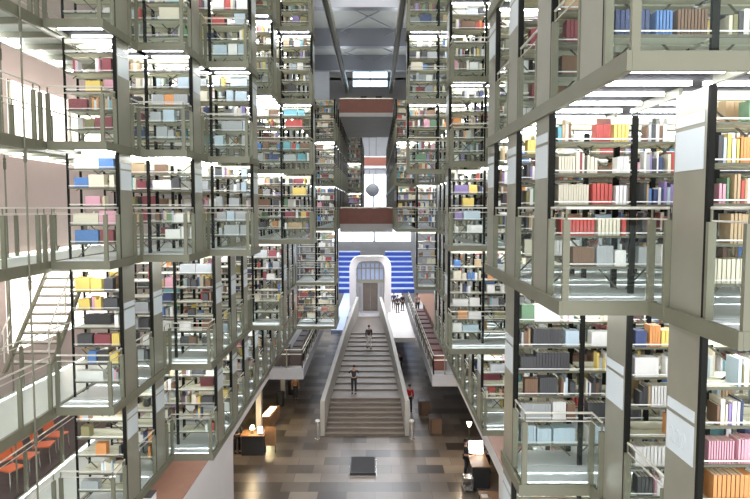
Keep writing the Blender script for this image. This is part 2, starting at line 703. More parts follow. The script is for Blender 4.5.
for q, (Z, side, i, k, g, ga, secs, gp) in enumerate(WALKS):
    G = GR if side > 0 else GL
    near = q < 85
    loc = (G[g] * side, Z, EYE + FL[k])
    ox, oy = loc[0], loc[1]
    fp, eb, gs, parts, beams = MB(), MB(), MB(), [], []
    for (a, c, fr) in secs:
        xs = sorted((G[a] * side - ox, G[c] * side - ox))
        short = fr > Z - 0.9
        ys = (0.27, 0.58) if short else (0.27, 0.84)
        edge = -0.012
        for yt in ys:                                    # floor boards with a glass strip over every tube
            board(fp, xs[0], xs[1], -yt + 0.032, edge)
            gs.box(xs[0], xs[1], -yt - 0.032, -yt + 0.032, -0.022, -0.004)
            edge = -yt - 0.032
        board(fp, xs[0], xs[1], fr - oy, edge)
        for t in range(a, c + 1):                        # joists
            xj = G[t] * side - ox
            jb = MB()
            jb.box(xj - 0.02, xj + 0.02, fr - oy + 0.03, -0.012, -0.125, -0.031)
            beams.append(('joist', jb, M['steel']))
        if short:
            ex0, ex1 = (xs[0] - 0.05, xs[1]) if side > 0 else (xs[0], xs[1] + 0.05)
            eb.box(ex0, ex1, fr - oy - 0.03, fr - oy + 0.02, -0.15, 0.012)
        for t in range(a, c):
            xa, xb = sorted((G[t] * side - ox, G[t + 1] * side - ox))
            for yt in (-0.30,) + ys:
                tb = MB()
                tb.box(xa + 0.06, xb - 0.06, -yt - 0.018, -yt + 0.018, -0.075, -0.038)
                parts.append(('light_tube', tb, M['tube']))
    # edge beam along the hall side, running past the post of its own row
    fr0 = secs[0][2]
    s_ = side
    xa, xb = sorted((-s_ * 0.095, -s_ * 0.052))
    sbm = MB()
    sbm.box(xa, xb, fr0 - oy - (0.03 if fr0 > Z - 0.9 else 0), DEPTH + 0.002, -0.15, 0.012)
    beams.append(('side_beam', sbm, M['steel']))
    if len(secs) > 1:                                    # far side of the part that juts out
        xe = G[secs[0][1]] * side - ox
        jb = MB()
        xa, xb = sorted((xe - s_ * 0.095, xe - s_ * 0.052))
        jb.box(xa, xb, full_front(Z) - oy, fr0 - oy - 0.031, -0.15, 0.012)
        beams.append(('side_beam', jb, M['steel']))
    if eb.f:
        beams.append(('edge_beam', eb, M['steel']))
    rails = []
    xr = -s_ * 0.02
    if fr0 > Z - 0.9:                                    # the row juts out: front rail too
        xe = G[secs[0][1]] * side - ox
        pts = [(xr, -0.08), (xr, fr0 - oy), (xe - s_ * 0.02, fr0 - oy)]
        if len(secs) > 1:
            pts[-1] = (xe - s_ * 0.07, fr0 - oy)
            pts.append((xe - s_ * 0.07, full_front(Z) - oy + 0.06))
        rails = add_rail(None, pts, near)
    else:
        rails = add_rail(None, [(xr, -0.08), (xr, fr0 - oy + 0.06)], near)
    lab = f"glass-floored steel walkway, {SIDE[side]} stacks, before {rowname(side, i)} row, {LEVEL[k]}"
    grp = f"walkways between the {SIDE[side]} rows"
    if near:
        root = thing('walkway', lab, 'walkway', loc, grp)
        fp.build('floor_panel', [M['deck'], M['soffit']], root)
        gs.build('glass_strip', M['floorglass'], root)
        for n_, b_, m_ in beams + parts:
            b_.build(n_, m_, root)
        rr = None
        for n_, b_, m_ in rails:
            if rr is None:
                rr = b_.build('railing', m_, root)
            else:
                b_.build(n_, m_, rr)
    else:
        J = MB()
        jm, ji = [], {}
        merge_into(J, jm, ji, fp, [M['deck'], M['soffit']], (0, 0, 0))
        for b_, m_ in [(gs, M['floorglass'])] + [(b_, m_) for n_, b_, m_ in beams + parts + rails]:
            merge_into(J, jm, ji, b_, [m_], (0, 0, 0))
        if q < 290:
            tag(J.build('walkway', jm, None, loc), lab, 'walkway', grp)
        else:
            merge_into(wrest, wmats, widx, J, jm, loc)
if wrest.f:
    tag(wrest.build('walkway_mass', wmats), 'mass of small distant walkways and tubes deep in the stacks', 'walkways', None, 'stuff')


# ------------------------------------------------------------------ books
def book_mesh(b, x0, x1, y0, y1, z0, h, lean=0.0):
    t = x1 - x0
    b.box(x0, x1, y0, y1, z0, z0 + h, 0)


PN = [n for n, c, w in PALETTE]
PREF = {}
for key, names in {
    (-1, 6, 0, 0): 'pale blue,grey', (-1, 6, 1, 0): 'grey,pale blue', (-1, 6, 2, 0): 'white,pale blue',
    (-1, 4, 2, 0): 'maroon,pink,purple', (-1, 4, 1, 0): 'maroon,pink,pale blue,teal', (-1, 4, 0, 0): 'pink,cream,blue,white',
    (-1, 5, 1, 0): 'grey,pale blue,charcoal', (-1, 5, 0, 0): 'white,charcoal,brown', (-1, 4, -1, 0): 'charcoal,white,yellow',
    (1, 0, 1, 0): 'purple,teal,navy,teal', (1, 1, 1, 0): 'brown,maroon,tan', (1, 2, 1, 0): 'brown,maroon', (1, 1, 0, 0): 'white,cream,grey,red,cream',
    (1, 0, 0, 0): 'orange,tan,yellow,navy', (1, 1, -1, 0): 'white,yellow,orange,charcoal', (1, 2, -1, 0): 'charcoal,white,pale blue,brown',
    (1, 0, -1, 0): 'white,pink,teal,orange', (-1, 6, -1, 0): 'charcoal,brown,grey', (-1, 5, -1, 0): 'charcoal,white', (1, 7, -1, 0): 'orange,white,cream,blue',
    (1, 7, 0, 0): 'white,purple,navy,yellow', (-1, 9, 0, 0): 'maroon,tan,yellow,white', (-1, 9, 1, 0): 'brown,teal,cream,red',
}.items():
    PREF[key] = [PN.index(n) for n in names.split(',')]


def gen_books(rng, w, k, Z, front, pref=None):
    """(shelf index, x, thickness, depth, height, colour) along every shelf of one bay"""
    out = []
    coarse = 1.0 if Z < 13 else (1.5 if Z < 20 else 2.4)
    for s, z in enumerate(shelf_heights(k)):
        x = 0.06 + rng.random() * 0.10
        fill = rng.choice([0.9, 0.75, 0.6, 0.45, 0.3, 0.08] if Z > 10 else [0.95, 0.92, 0.85, 0.7, 0.6]) if front else rng.choice([0.35, 0.2, 0.08, 0.02])
        while x < w - 0.09:
            if rng.random() > fill:
                x += rng.uniform(0.08, 0.28)
                continue
            uniform = rng.random() < (0.75 if pref else 0.45)
            run = rng.randint(4, 12) if uniform else rng.randint(2, 7)
            c = rng.choice(pref) if pref and rng.random() < 0.8 else rng.choices(range(len(PALETTE)), PW)[0]
            th = rng.uniform(0.022, 0.05) * coarse
            hh = rng.uniform(0.20, 0.285)
            dd = rng.uniform(0.15, 0.21)
            run = max(1, int(run / coarse))
            for _ in range(run):
                t = th if uniform else rng.uniform(0.018, 0.055) * coarse
                h = hh + rng.uniform(-0.004, 0.004) if uniform else rng.uniform(0.18, 0.29)
                d = dd if uniform else rng.uniform(0.14, 0.22)
                cc = c if uniform or rng.random() < 0.35 else rng.choices(range(len(PALETTE)), PW)[0]
                if x + t > w - 0.05:
                    x = w
                    break
                out.append((s, x, t, d, h, cc))
                x += t + (0.0025 if Z < 10 else 0.0015)
            x += rng.uniform(0, 0.06)
    return out


BOOKS, MASS = [], MB()
for q, (area, side, i, k, b, x0, w, Z, Y) in enumerate(CASES):
    rng = random.Random(f'{side},{i},{k},{b}')
    hs = shelf_heights(k)
    for (s, x, t, d, h, c) in gen_books(rng, w, k, Z, True, PREF.get((side, i, k, b))):
        z = Y + hs[s]
        BOOKS.append((side, i, k, b, s, x0 + x, t, d, h, c, Z, z))
    if i < 14:
        for (s, x, t, d, h, c) in gen_books(rng, w, k, Z * 1.6, False):
            z = EYE + Y + hs[s]
            MASS.box(x0 + x, x0 + x + t, Z + DEPTH - 0.03 - d, Z + DEPTH - 0.03, z + 0.0005, z + h, c)

bpy.context.view_layer.update()
dg = bpy.context.evaluated_depsgraph_get()
ORIGIN = Vector((0, 0, EYE))


def seen(X, Y, Zf):
    """can the camera see this point past the steelwork already built (glass counts as clear)"""
    tgt = Vector((X, Zf - 0.02, EYE + Y))
    d = tgt - ORIGIN
    L = d.length
    d.normalize()
    o = ORIGIN.copy()
    for _ in range(6):
        hit, p, nrm, fi, ob, mw = SC.ray_cast(dg, o, d, distance=L - (o - ORIGIN).length)
        if not hit:
            return True
        if ob.name.split('.')[0] in ('floor_panel', 'glass_panel'):
            o = p + d * 0.004
            continue
        return False
    return True


cand = []
for bi, bk in enumerate(BOOKS):
    side, i, k, b, s, x, t, d, h, c, Z, z = bk
    if Z > 10 or t < 0.018:
        continue
    u, v = proj(x + t / 2, z + h / 2, Z)
    if 4 < u < 746 and 4 < v < 495:
        cand.append((-(t * h) / (Z * Z), bi))
cand.sort()
single = set()
# whole shelf runs are kept together: order by row then by size
for a_, bi in cand:
    side, i, k, b, s, x, t, d, h, c, Z, z = BOOKS[bi]
    vis = sum(seen(x + t * fx, z + h * fz, Z + 0.02) for fx, fz in ((0.5, 0.3), (0.5, 0.8), (0.2, 0.55)))
    if vis >= 2:
        single.add(bi)
        if len(single) >= 300:
            break
order = {}
for bi in sorted(range(len(BOOKS)), key=lambda q_: BOOKS[q_][5]):
    side, i, k, b, s = BOOKS[bi][:5]
    order.setdefault((side, i, k, b, s), []).append(bi)
SHELFWORD = {0: 'lowest', 1: 'second', 2: 'third', 3: 'fourth', 4: 'fifth', 5: 'sixth'}
LSHORT = {-2: 'two down', -1: 'one down', 0: 'eye level', 1: 'one up', 2: 'two up'}


def book_parts(t, d, h):
    return None


for bi, (side, i, k, b, s, x, t, d, h, c, Z, z) in enumerate(BOOKS):
    zz = EYE + z
    if bi not in single:
        MASS.box(x, x + t, Z + 0.02, Z + 0.02 + d, zz + 0.0005, zz + h, c)
        continue
    pos = order[(side, i, k, b, s)].index(bi)
    size = 'thick' if t > 0.04 else ('slim' if t < 0.026 else 'mid-size')
    m = MB()
    e = 0.003
    m.box(0, e, 0, d, 0, h)                      # boards and spine
    m.box(t - e, t, 0, d, 0, h)
    m.box(0, t, 0, e, 0, h)
    cov = m
    lab = (f"{size} {PALETTE[c][0]} book, {ORD[pos]} along {SHELFWORD[s]} shelf, {ORD[i]} right row, {ORD[b]} bay, {LSHORT[k]}")
    o = thing('book', lab, 'book', (x, Z + 0.02, zz + 0.0005), 'books on the near right-hand shelves')
    cov.build('cover', BOOKMAT[c], o)
    m = MB()
    m.box(e, t - e, e, d - 0.004, 0.004, h - 0.004)
    m.build('page_block', PAGES, o)
tag(MASS.build('book_mass', BOOKMAT), 'mass of closely packed books on all the further shelves', 'books', None, 'stuff')
print('books', len(BOOKS), 'single', len(single), 'mass faces', len(MASS.f))


# ------------------------------------------------------------------ the hall: floor, walls, ceiling
H = EYE


def W(X, Y, Z):
    return (X, Z, EYE + Y)


def sbox(name, x0, x1, Y0, Y1, Z0_, Z1_, m, label=None):
    b = MB()
    b.box(x0, x1, Z0_, Z1_, EYE + Y0, EYE + Y1)
    return struct(name, b, m, label)


XL, XR, ZEND = -9.6, 8.8, 86.0
sbox('floor', XL, XR, -H - 0.2, -H, 3.0, ZEND, M['floor'])
sbox('wall_left', XL - 0.3, XL, -H, 13.6, 3.0, 27.0, M['pinkwall'])
sbox('wall_left_far', XL - 0.3, XL, -H, 13.6, 27.0, ZEND, M['concrete'])
sbox('wall_right', XR, XR + 0.3, -H, 13.6, 3.0, ZEND, M['concrete'])
b = MB()
b.box(XL, XR, ZEND, ZEND + 0.3, 0, EYE + 13.6)
struct('wall_end', b, M['concrete'])
sbox('ceiling', XL, XR, 13.3, 13.6, 3.0, ZEND, M['ceil'])
# lit windows in the far end wall and the roof gable
for n, (x0, x1, y0, y1) in enumerate([(-2.2, -0.3, 0.2, 4.6), (-0.1, 1.8, 0.2, 4.6), (-6.0, -0.2, -4.6, -1.9), (0.0, 5.0, -4.6, -1.9)]):
    f = tag(boxo(f'window_{n + 1}', x0, x1, ZEND - 0.12, ZEND - 0.02, EYE + y0, EYE + y1, M['sky2']), None, None, None, 'structure')
    fr = MB()
    for xx in (x0, (x0 + x1) / 2, x1):
        fr.box(xx - 0.05, xx + 0.05, ZEND - 0.18, ZEND - 0.125, EYE + y0, EYE + y1)
    fr.build('window_frame', M['ceilbeam'], f)
b = MB()
b.box(-4.2, 3.2, 58.0, 58.4, EYE + 9.2, EYE + 11.15)
b.box(-4.2, 3.2, 58.0, 58.4, EYE + 11.75, EYE + 11.95)
b.box(-4.2, 3.2, 58.0, 58.4, EYE + 12.6, EYE + 13.3)
b.box(-4.2, -2.1, 58.0, 58.4, EYE + 11.15, EYE + 12.6)
b.box(1.2, 3.2, 58.0, 58.4, EYE + 11.15, EYE + 12.6)
struct('wall_gable', b, M['concrete'])
for n, (y0, y1) in enumerate([(11.15, 11.75), (11.95, 12.6)]):
    f = tag(boxo(f'window_{n + 5}', -2.1, 1.2, 58.15, 58.25, EYE + y0, EYE + y1, M['sky']), None, None, None, 'structure')
    fr = MB()
    for xx in (-2.07, -0.45, 1.17):
        fr.box(xx - 0.04, xx + 0.04, 58.05, 58.149, EYE + y0, EYE + y1)
    fr.build('window_frame', M['ceilbeam'], f)
for xx in (-1.05, 0.35):  # solid black panels; the colour stands for the shade inside two holes
    o = boxo('dark_hole_panel', xx - 0.28, xx + 0.28, 57.9, 57.995, EYE + 9.65, EYE + 10.25, M['black'])
    tag(o, f"black panel for a square opening high in the grey gable wall, {'left' if xx < 0 else 'right'} of the two", 'opening')
# roof beams
n = 0
for zc, dpt, yb in ((29.0, 0.5, 12.3), (38.0, 0.7, 12.0), (47.0, 0.7, 12.0), (55.0, 0.7, 12.0)):
    n += 1
    sbox(f'trim_{n}', XL, XR, yb, 13.3, zc, zc + dpt, M['ceilbeam'])
for xx in (-2.55, 1.45):
    b = MB()
    for dx in (-0.13, 0.13):
        b.box(xx + dx - 0.03, xx + dx + 0.03, 14, 57.9, EYE + 10.5, EYE + 11.0)
    b.box(xx - 0.10, xx + 0.10, 14, 57.9, EYE + 10.72, EYE + 10.78)
    n += 1
    struct(f'trim_{n}', b, M['steel'])
    for zz in range(16, 57, 6):
        pass
b = MB()
for a in range(6):
    z0 = 20 + a * 6.5
    b.bar(W(-2.5, 12.9, z0), W(1.4, 12.9, z0 + 6.4), 0.07, 0.07)
    b.bar(W(1.4, 12.8, z0), W(-2.5, 12.8, z0 + 6.4), 0.07, 0.07)
struct('trim_9', b, M['ceilbeam'])

# mezzanine slabs (third level below the eye), white fascia, the white wall under the left one
def slab(name, x0, x1, z0, z1, ytop, th, mtop, side_m='white'):
    b = MB()
    b.box(x0, x1, z0, z1, EYE + ytop - th, EYE + ytop - 0.02, 0)
    b.box(x0, x1, z0, z1, EYE + ytop - 0.0199, EYE + ytop, 1)
    return struct(name, b, [M[side_m], mtop])


slab('floor_mezzanine_left', XL, -5.7, 5.0, 62.0, FL[-3], 0.55, M['brownfloor'])
slab('floor_mezzanine_right', 4.25, XR, 5.0, 62.0, FL[-3], 0.55, M['brownfloor'])
slab('floor_balcony_left', -5.7, -3.85, 32.8, 56.0, FL[-3], 0.60, M['concrete'], 'grey')
slab('floor_balcony_right', 2.95, 4.25, 31.5, 56.0, FL[-3], 0.60, M['concrete'], 'grey')
sbox('wall_lower_left', -6.1, -5.72, -H, FL[-3] - 0.55, 8.0, 24.4, M['white'])
sbox('wall_lower_right', 4.27, 4.6, -H, FL[-3] - 0.55, 8.0, 20.8, M['white'])
sbox('floor_reading_left', XL, -7.85, FL[-2] - 0.25, FL[-2] - 0.02, 8.0, 24.0, M['darkfloor'])
for q, (xx, zz) in enumerate([(-6.05, 31.6), (-6.05, 40.0), (-6.05, 48.0)]):
    sbox('trim_column.%03d' % q, xx - 0.14, xx + 0.14, -H, FL[-3] - 0.56, zz, zz + 0.3, M['balus'])

# frosted lit windows of the left wall
for n, (y0, y1, z0, z1) in enumerate([(1.35, 3.35, 16.4, 22.0), (-3.8, -1.2, 16.0, 22.0)]):
    f = tag(boxo(f'window_{n + 7}', XL - 0.02, XL + 0.04, z0, z1, EYE + y0, EYE + y1, M['frost']), None, None, None, 'structure')
    fr = MB()
    for zz in (z0, (z0 + z1) / 2 + 0.4, z1):
        fr.box(XL + 0.041, XL + 0.09, zz - 0.05, zz + 0.05, EYE + y0, EYE + y1)
    fr.build('window_frame', M['panel'], f)

# ------------------------------------------------------------------ side walkways along the left wall
SW0, SW1, SZ0, SZ1 = -7.75, -6.36, 8.0, 17.5
for k in (-2, -1, 0, 1, 2):
    root = thing('side_walkway', f"long steel and glass walkway beside the pink wall, {LEVEL[k]}", 'walkway', W(SW1, FL[k], SZ0), 'side walkways along the pink wall')
    L, wd = SZ1 - SZ0, SW1 - SW0
    boxo('floor_panel', -wd + 0.12, -0.02, 0, L, -0.03, 0.0, M['sidedeck'], root)
    boxo('glass_strip', -wd, -wd + 0.119, 0, L, -0.022, -0.004, M['floorglass'], root)
    b = MB()
    b.box(-0.03, 0.03, 0, L, -0.2, 0.012)
    b.build('edge_beam', M['steel'], root)
    b = MB()
    b.box(-wd - 0.03, -wd + 0.02, 0, L, -0.16, 0.012)
    b.build('edge_beam', M['steel'], root)
    z = 0.0
    while z < L:
        boxo('joist', -wd + 0.021, -0.031, z, z + 0.06, -0.15, -0.031, M['steel'], root)
        z += 0.95
    z = 0.1
    while z < L - 1.1:
        boxo('light_tube', -wd + 0.03, -wd + 0.09, z, z + 1.1, -0.12, -0.06, M['tube'], root)
        z += 1.25
    pts = [(0.0, y) for y in (0.4, 1.5, 2.6, 3.7, 3.93)] if k >= 0 else [(0.0, y) for y in (0.4, 1.7, 2.9, 3.93)]
    rr = None
    for nm, b_, m_ in add_rail(None, pts, True):
        if rr is None:
            rr = b_.build('railing', m_, root)
        else:
            b_.build(nm, m_, rr)
    pts = [(-wd - 0.0, y) for y in (0.6, 2.2, 3.8, 5.4, 7.0, 8.6)]
    rr = None
    for nm, b_, m_ in add_rail(None, pts, False):
        if rr is None:
            rr = b_.build('railing', m_, root)
        else:
            b_.build(nm, m_, rr)

# hanging rods with turnbuckles
for q, (xx, zz, lab) in enumerate([(-6.30, 11.25, 'thin steel suspension rod with turnbuckles in front of the side walkway railing'),
                                   (-7.95, 13.4, 'pale steel suspension rod against the pink wall')]):
    root = thing('suspension_rod', lab, 'rod', W(xx, FL[-2] - 2.3, zz))
    top = 13.3 - FL[-2] + 2.3
    b = MB()
    b.tube([(0, 0, 0), (0, 0, top)], 0.018, 8)
    b.build('rod', M['steel'], root)
    for k in (-2, -1, 0, 1):
        hz = FL[k + 1] - 0.32 - FL[-2] + 2.3
        b = MB()
        b.lathe([(0.018, hz - 0.14), (0.032, hz - 0.10), (0.032, hz + 0.04), (0.022, hz + 0.06), (0.036, hz + 0.09), (0.018, hz + 0.13)], 10)
        b.build('turnbuckle', M['lip'], root)

# open steel stair between two levels, by the lit window
root = thing('steel_staircase', 'open-tread steel staircase rising beside the bright window of the pink wall', 'staircase', W(-8.9, FL[-1], 14.6))
rise, run = FL[0] - FL[-1], 2.7
for xx in (0.0, 1.08):
    b = MB()
    b.hexa([(xx - 0.03, 0, 0), (xx + 0.03, 0, 0), (xx + 0.03, 0.15, 0), (xx - 0.03, 0.15, 0),
            (xx - 0.03, run, rise), (xx + 0.03, run, rise), (xx + 0.03, run + 0.15, rise), (xx - 0.03, run + 0.15, rise)])
    b.build('stringer', M['steel'], root)
for t in range(1, 14):
    f = t / 14
    boxo('tread', 0.031, 1.049, run * f, run * f + 0.26, rise * f - 0.04, rise * f, M['steel'], root)
for xx in (0.0, 1.08):
    b = MB()
    b.tube([(xx, 0.0, 0.95), (xx, run, rise + 0.95)], 0.022, 6)
    b.tube([(xx, 0.0, 0.55), (xx, run, rise + 0.55)], 0.012, 6)
    for f in (0.03, 0.35, 0.68, 0.97):
        b.tube([(xx, run * f, rise * f + 0.15), (xx, run * f, rise * f + 0.95)], 0.018, 6)
    b.build('handrail', M['rail'], root)


# ------------------------------------------------------------------ chairs on the lower reading floor
def chair(loc, rz, label, seatm, grp):
    root = thing('chair', label, 'chair', loc, grp, rz)
    b = MB()
    b.hexa([(-0.21, -0.2, 0.43), (0.21, -0.2, 0.43), (0.2, 0.2, 0.42), (-0.2, 0.2, 0.42), (-0.21, -0.2, 0.46), (0.21, -0.2, 0.46), (0.2, 0.2, 0.45), (-0.2, 0.2, 0.45)])
    b.build('seat', seatm, root)
    b = MB()
    b.hexa([(-0.2, 0.19, 0.56), (0.2, 0.19, 0.56), (0.2, 0.22, 0.56), (-0.2, 0.22, 0.56), (-0.18, 0.26, 0.86), (0.18, 0.26, 0.86), (0.18, 0.29, 0.86), (-0.18, 0.29, 0.86)])
    b.build('backrest', seatm, root)
    for sx in (-1, 1):
        for sy in (-1, 1):
            b = MB()
            if sy > 0:
                b.tube([(sx * 0.2, 0.24, 0), (sx * 0.18, 0.19, 0.44), (sx * 0.17, 0.235, 0.70)], 0.013, 6)
            else:
                b.tube([(sx * 0.2, -0.21, 0), (sx * 0.19, -0.18, 0.435)], 0.013, 6)
            b.build('leg', M['chrome'], root)
    return root


for q, (xx, zz, rz) in enumerate([(-8.25, 13.7, 1.2), (-8.3, 14.4, 1.5), (-8.25, 15.1, 1.7), (-8.3, 15.8, 1.4)]):
    chair(W(xx, FL[-2] - 0.02, zz), rz, f"orange plastic chair on the lower reading floor, {ORD[q]} going away along the walkway", M['orange'], 'orange chairs by the pink wall')
for q, (xx, zz) in enumerate([(-8.6, 17.8), (-8.6, 18.7)]):
    pass

# ------------------------------------------------------------------ the grand stair
root = thing('grand_staircase', 'broad grey stone staircase in the middle of the hall between pale parapets', 'staircase', W(-0.56, -H, 33.3))
def stw(z):                       # half width along the stair
    return 2.2 - 0.053 * (z)
b = MB()
lower = []
for t in range(8):                # lower flight
    za, zb = t * 0.36, 23.0
    hw = stw(za)
    b.box(-hw, hw, za, zb, t * 0.17, (t + 1) * 0.17, 0)
    b.box(-hw, hw, za - 0.012, za + 0.05, (t + 1) * 0.17 - 0.05, (t + 1) * 0.17 + 0.002, 1)
zz, hh = 8 * 0.36, 8 * 0.17
for t in range(12):               # long shallow steps above
    za = zz + 1.1 + t * 1.05
    hw = stw(za)
    b.box(-hw, hw, za, 23.0, hh, hh + 0.10, 0)
    b.box(-hw, hw, za - 0.012, za + 0.12, hh + 0.05, hh + 0.102, 1)
    hh += 0.10
b.build('steps', [M['step'], M['nosing']], root)
TOPH = hh
for sx in (-1, 1):
    b = MB()
    def rail_pt(z, out):
        return sx * (stw(z) + (0.24 if out else 0.002))
    prof = [(0.02, 0.0, 1.95), (11.7, 0.0, 3.45), (23.6, 0.0, 4.3)]
    for (za, l0, h0), (zb, l1, h1) in zip(prof, prof[1:]):
        xa0, xa1 = rail_pt(za, False), rail_pt(za, True)
        xb0, xb1 = rail_pt(zb, False), rail_pt(zb, True)
        b.hexa([(xa0, za, 0), (xa1, za, 0), (xb1, zb, 0), (xb0, zb, 0), (xa0, za, h0), (xa1, za, h0), (xb1, zb, h1), (xb0, zb, h1)])
    b.build('parapet', M['balus'], root)
for xx, sd in ((-3.12, 'left'), (2.0, 'right')):
    r = thing('bollard', f"short steel bollard standing at the {sd} foot of the stone staircase", 'bollard', W(xx, -H, 32.9), 'bollards at the stair foot')
    b = MB()
    b.lathe([(0.16, 0), (0.16, 0.02), (0.11, 0.03), (0.11, 0.95)], 16)
    b.build('post', M['chrome'], r)
    b = MB()
    b.lathe([(0.13, 0.951), (0.13, 1.02), (0.10, 1.06), (0.02, 1.08)], 16)
    b.build('cap', M['strip'], r)

# landing behind the stair and the decks beside it
YD = -H + TOPH
sbox('floor_landing', -3.0, 1.9, -H, YD - 0.01, 56.4, 72.0, M['concrete'])
sbox('floor_deck_left', -3.6, -2.55, YD - 0.35, YD, 50.0, 72.0, M['bluepale'])
sbox('floor_deck_right', 1.2, 3.1, YD - 0.35, YD, 47.0, 72.0, M['white'])

# portal at the head of the stair
root = thing('portal', 'white round-cornered portal with a glazed upper window above the stair head', 'portal', W(-0.45, YD, 59.0))
b = MB()
ow, oh, th = 2.0, 5.35, 0.62
prof = []
for t in range(13):
    a = math.pi * t / 12
    cx = -ow + 1.1 if t > 6 else ow - 1.1
    prof.append((cx + 1.1 * math.cos(a), oh - 1.1 + 1.1 * math.sin(a)))
outer = [(ow, 0)] + prof + [(-ow, 0)]
inner = [(x * (ow - th) / ow, z * (oh - 0.45) / oh) for x, z in outer]
nn = len(outer)
vs = [(x, 0, z) for x, z in outer] + [(x, 0, z) for x, z in inner] + [(x, 1.6, z) for x, z in outer] + [(x, 1.6, z) for x, z in inner]
fs = []
for t in range(nn - 1):
    fs += [(t, nn + t, nn + t + 1, t + 1), (2 * nn + t, 2 * nn + t + 1, 3 * nn + t + 1, 3 * nn + t),
           (t, t + 1, 2 * nn + t + 1, 2 * nn + t), (nn + t, 3 * nn + t, 3 * nn + t + 1, nn + t + 1)]
b.add(vs, fs)
b.build('arch_frame', M['white'], root)
b = MB()
for q in range(7):
    xx = -1.28 + q * 0.427
    b.box(xx - 0.05, xx + 0.05, 0.5, 0.6, 3.05, 4.6)
b.box(-1.33, 1.33, 0.48, 0.62, 2.75, 3.04)
b.box(-1.33, 1.33, 0.48, 0.62, 4.1, 4.2)
wf = b.build('upper_window', M['panel'], root)
boxo('pane', -1.3, 1.3, 0.64, 0.66, 3.05, 4.6, M['bluepale'], wf)
for sx in (-1, 1):
    b = MB()
    xa, xb = sorted((sx * 0.72, sx * 1.33))
    b.box(xa, xb, 0.4, 0.75, 0, 2.74)
    b.build('door_jamb', M['concrete'], root)
    xa, xb = sorted((sx * 0.90, sx * 1.12))
    boxo('glass_strip', xa, xb, 0.37, 0.399, 0.3, 2.4, M['grey'], root)
b = MB()
b.box(-0.71, -0.005, 0.6, 0.66, 0.0, 2.7)
b.build('door_leaf', M['step'], root)
b = MB()
b.box(0.005, 0.71, 0.6, 0.66, 0.0, 2.7)
b.build('door_leaf', M['step'], root)

# terraces behind the portal; the blue light on them is put into their colour
for side in (-1, 1):
    sd = 'left' if side < 0 else 'right'
    xa, xb = ((-4.6, -1.9) if side < 0 else (1.3, 4.6))
    for t in range(8):
        z0, y0 = 72.0 + t * 1.0, YD + t * 0.55
        sbox('floor_terrace.%03d' % (t + (8 if side > 0 else 0)), xa, xb, -H, y0 - 0.001, z0, z0 + 1.0, M['concrete'])
        r = thing('terrace_step', f"blue tiered bench {sd} of the portal, {ORD[t]} tier up", 'bench', W((xa + xb) / 2, y0, z0), 'blue-lit tiered benches behind the portal')
        hw = (xb - xa) / 2
        boxo('tread', -hw, hw, 0, 1.0, 0.45, 0.549, M['bluepale'], r)
        boxo('riser', -hw, hw, 0.02, 0.98, 0.0, 0.449, M['blue'], r)

# ------------------------------------------------------------------ bridges across the hall
def bridge(label, x0, x1, yb, yt, z0, z1, th, grp='bridges across the hall', wood='redwood'):
    r = thing('bridge', label, 'bridge', W((x0 + x1) / 2, yb, z0), grp)
    hw = (x1 - x0) / 2
    boxo('deck', -hw, hw, 0, z1 - z0, -th, 0.0, M['concrete'], r)
    boxo('parapet', -hw, hw, 0.02, 0.12, 0.001, yt - yb, M[wood], r)
    boxo('parapet', -hw, hw, z1 - z0 - 0.12, z1 - z0 - 0.02, 0.001, yt - yb, M[wood], r)
    b = MB()
    b.tube([(-hw, 0.07, yt - yb + 0.06), (hw, 0.07, yt - yb + 0.06)], 0.03, 6)
    for q in range(5):
        xx = -hw + 0.1 + q * (2 * hw - 0.2) / 4
        b.bar((xx, 0.07, yt - yb), (xx, 0.07, yt - yb + 0.06), 0.03)
    b.build('handrail', M['rail'], r)
    return r


bridge('red-brown wooden bridge front crossing the hall at eye level', -2.04, 1.02, -0.92, -0.04, 36.0, 39.0, 0.48)
bridge('dull red bridge front crossing the hall high up under the roof windows', -2.04, 1.02, 5.45, 6.2, 36.0, 46.5, 0.22)
bridge('small dark red bridge far off above the white end window', -4.0, 3.0, 5.0, 6.0, 74.0, 77.0, 0.3)
# furniture seen over the eye-level bridge
for q, (xx, w_) in enumerate([(-1.5, 0.9), (-0.4, 0.5), (0.45, 0.7)]):
    r = thing('reading_desk', f"dark brown reading desk standing on the eye-level bridge, {['left', 'middle', 'right'][q]} one", 'desk', W(xx, -0.92, 37.2), 'desks on the eye-level bridge')
    boxo('desk_top', -w_ / 2, w_ / 2, 0, 0.6, 0.95, 1.0, M['darkwood'], r)
    boxo('modesty_panel', -w_ / 2 + 0.03, w_ / 2 - 0.03, 0.03, 0.06, 0.2, 0.949, M['darkwood'], r)
    for sx in (-1, 1):
        boxo('leg', sx * (w_ / 2 - 0.03) - 0.025, sx * (w_ / 2 - 0.03) + 0.025, 0.061, 0.55, 0, 0.949, M['darkwood'], r)

# plain hanging ornament in front of the end window
r = thing('hanging_ornament', 'plain rounded grey ornament hanging in front of the white end window', 'ornament', W(-0.3, 2.3, 80.0))
b = MB()
b.ball((0, 0, 0), 0.85, 0.6, 0.85, 18, 10)
b.build('rounded_body', M['grey'], r)
b = MB()
for sx in (-1, 1):
    b.tube([(sx * 0.4, 0, 0.7), (sx * 0.5, 0, 11.0)], 0.03, 6)
b.build('hanging_cable', M['darkmetal'], r)

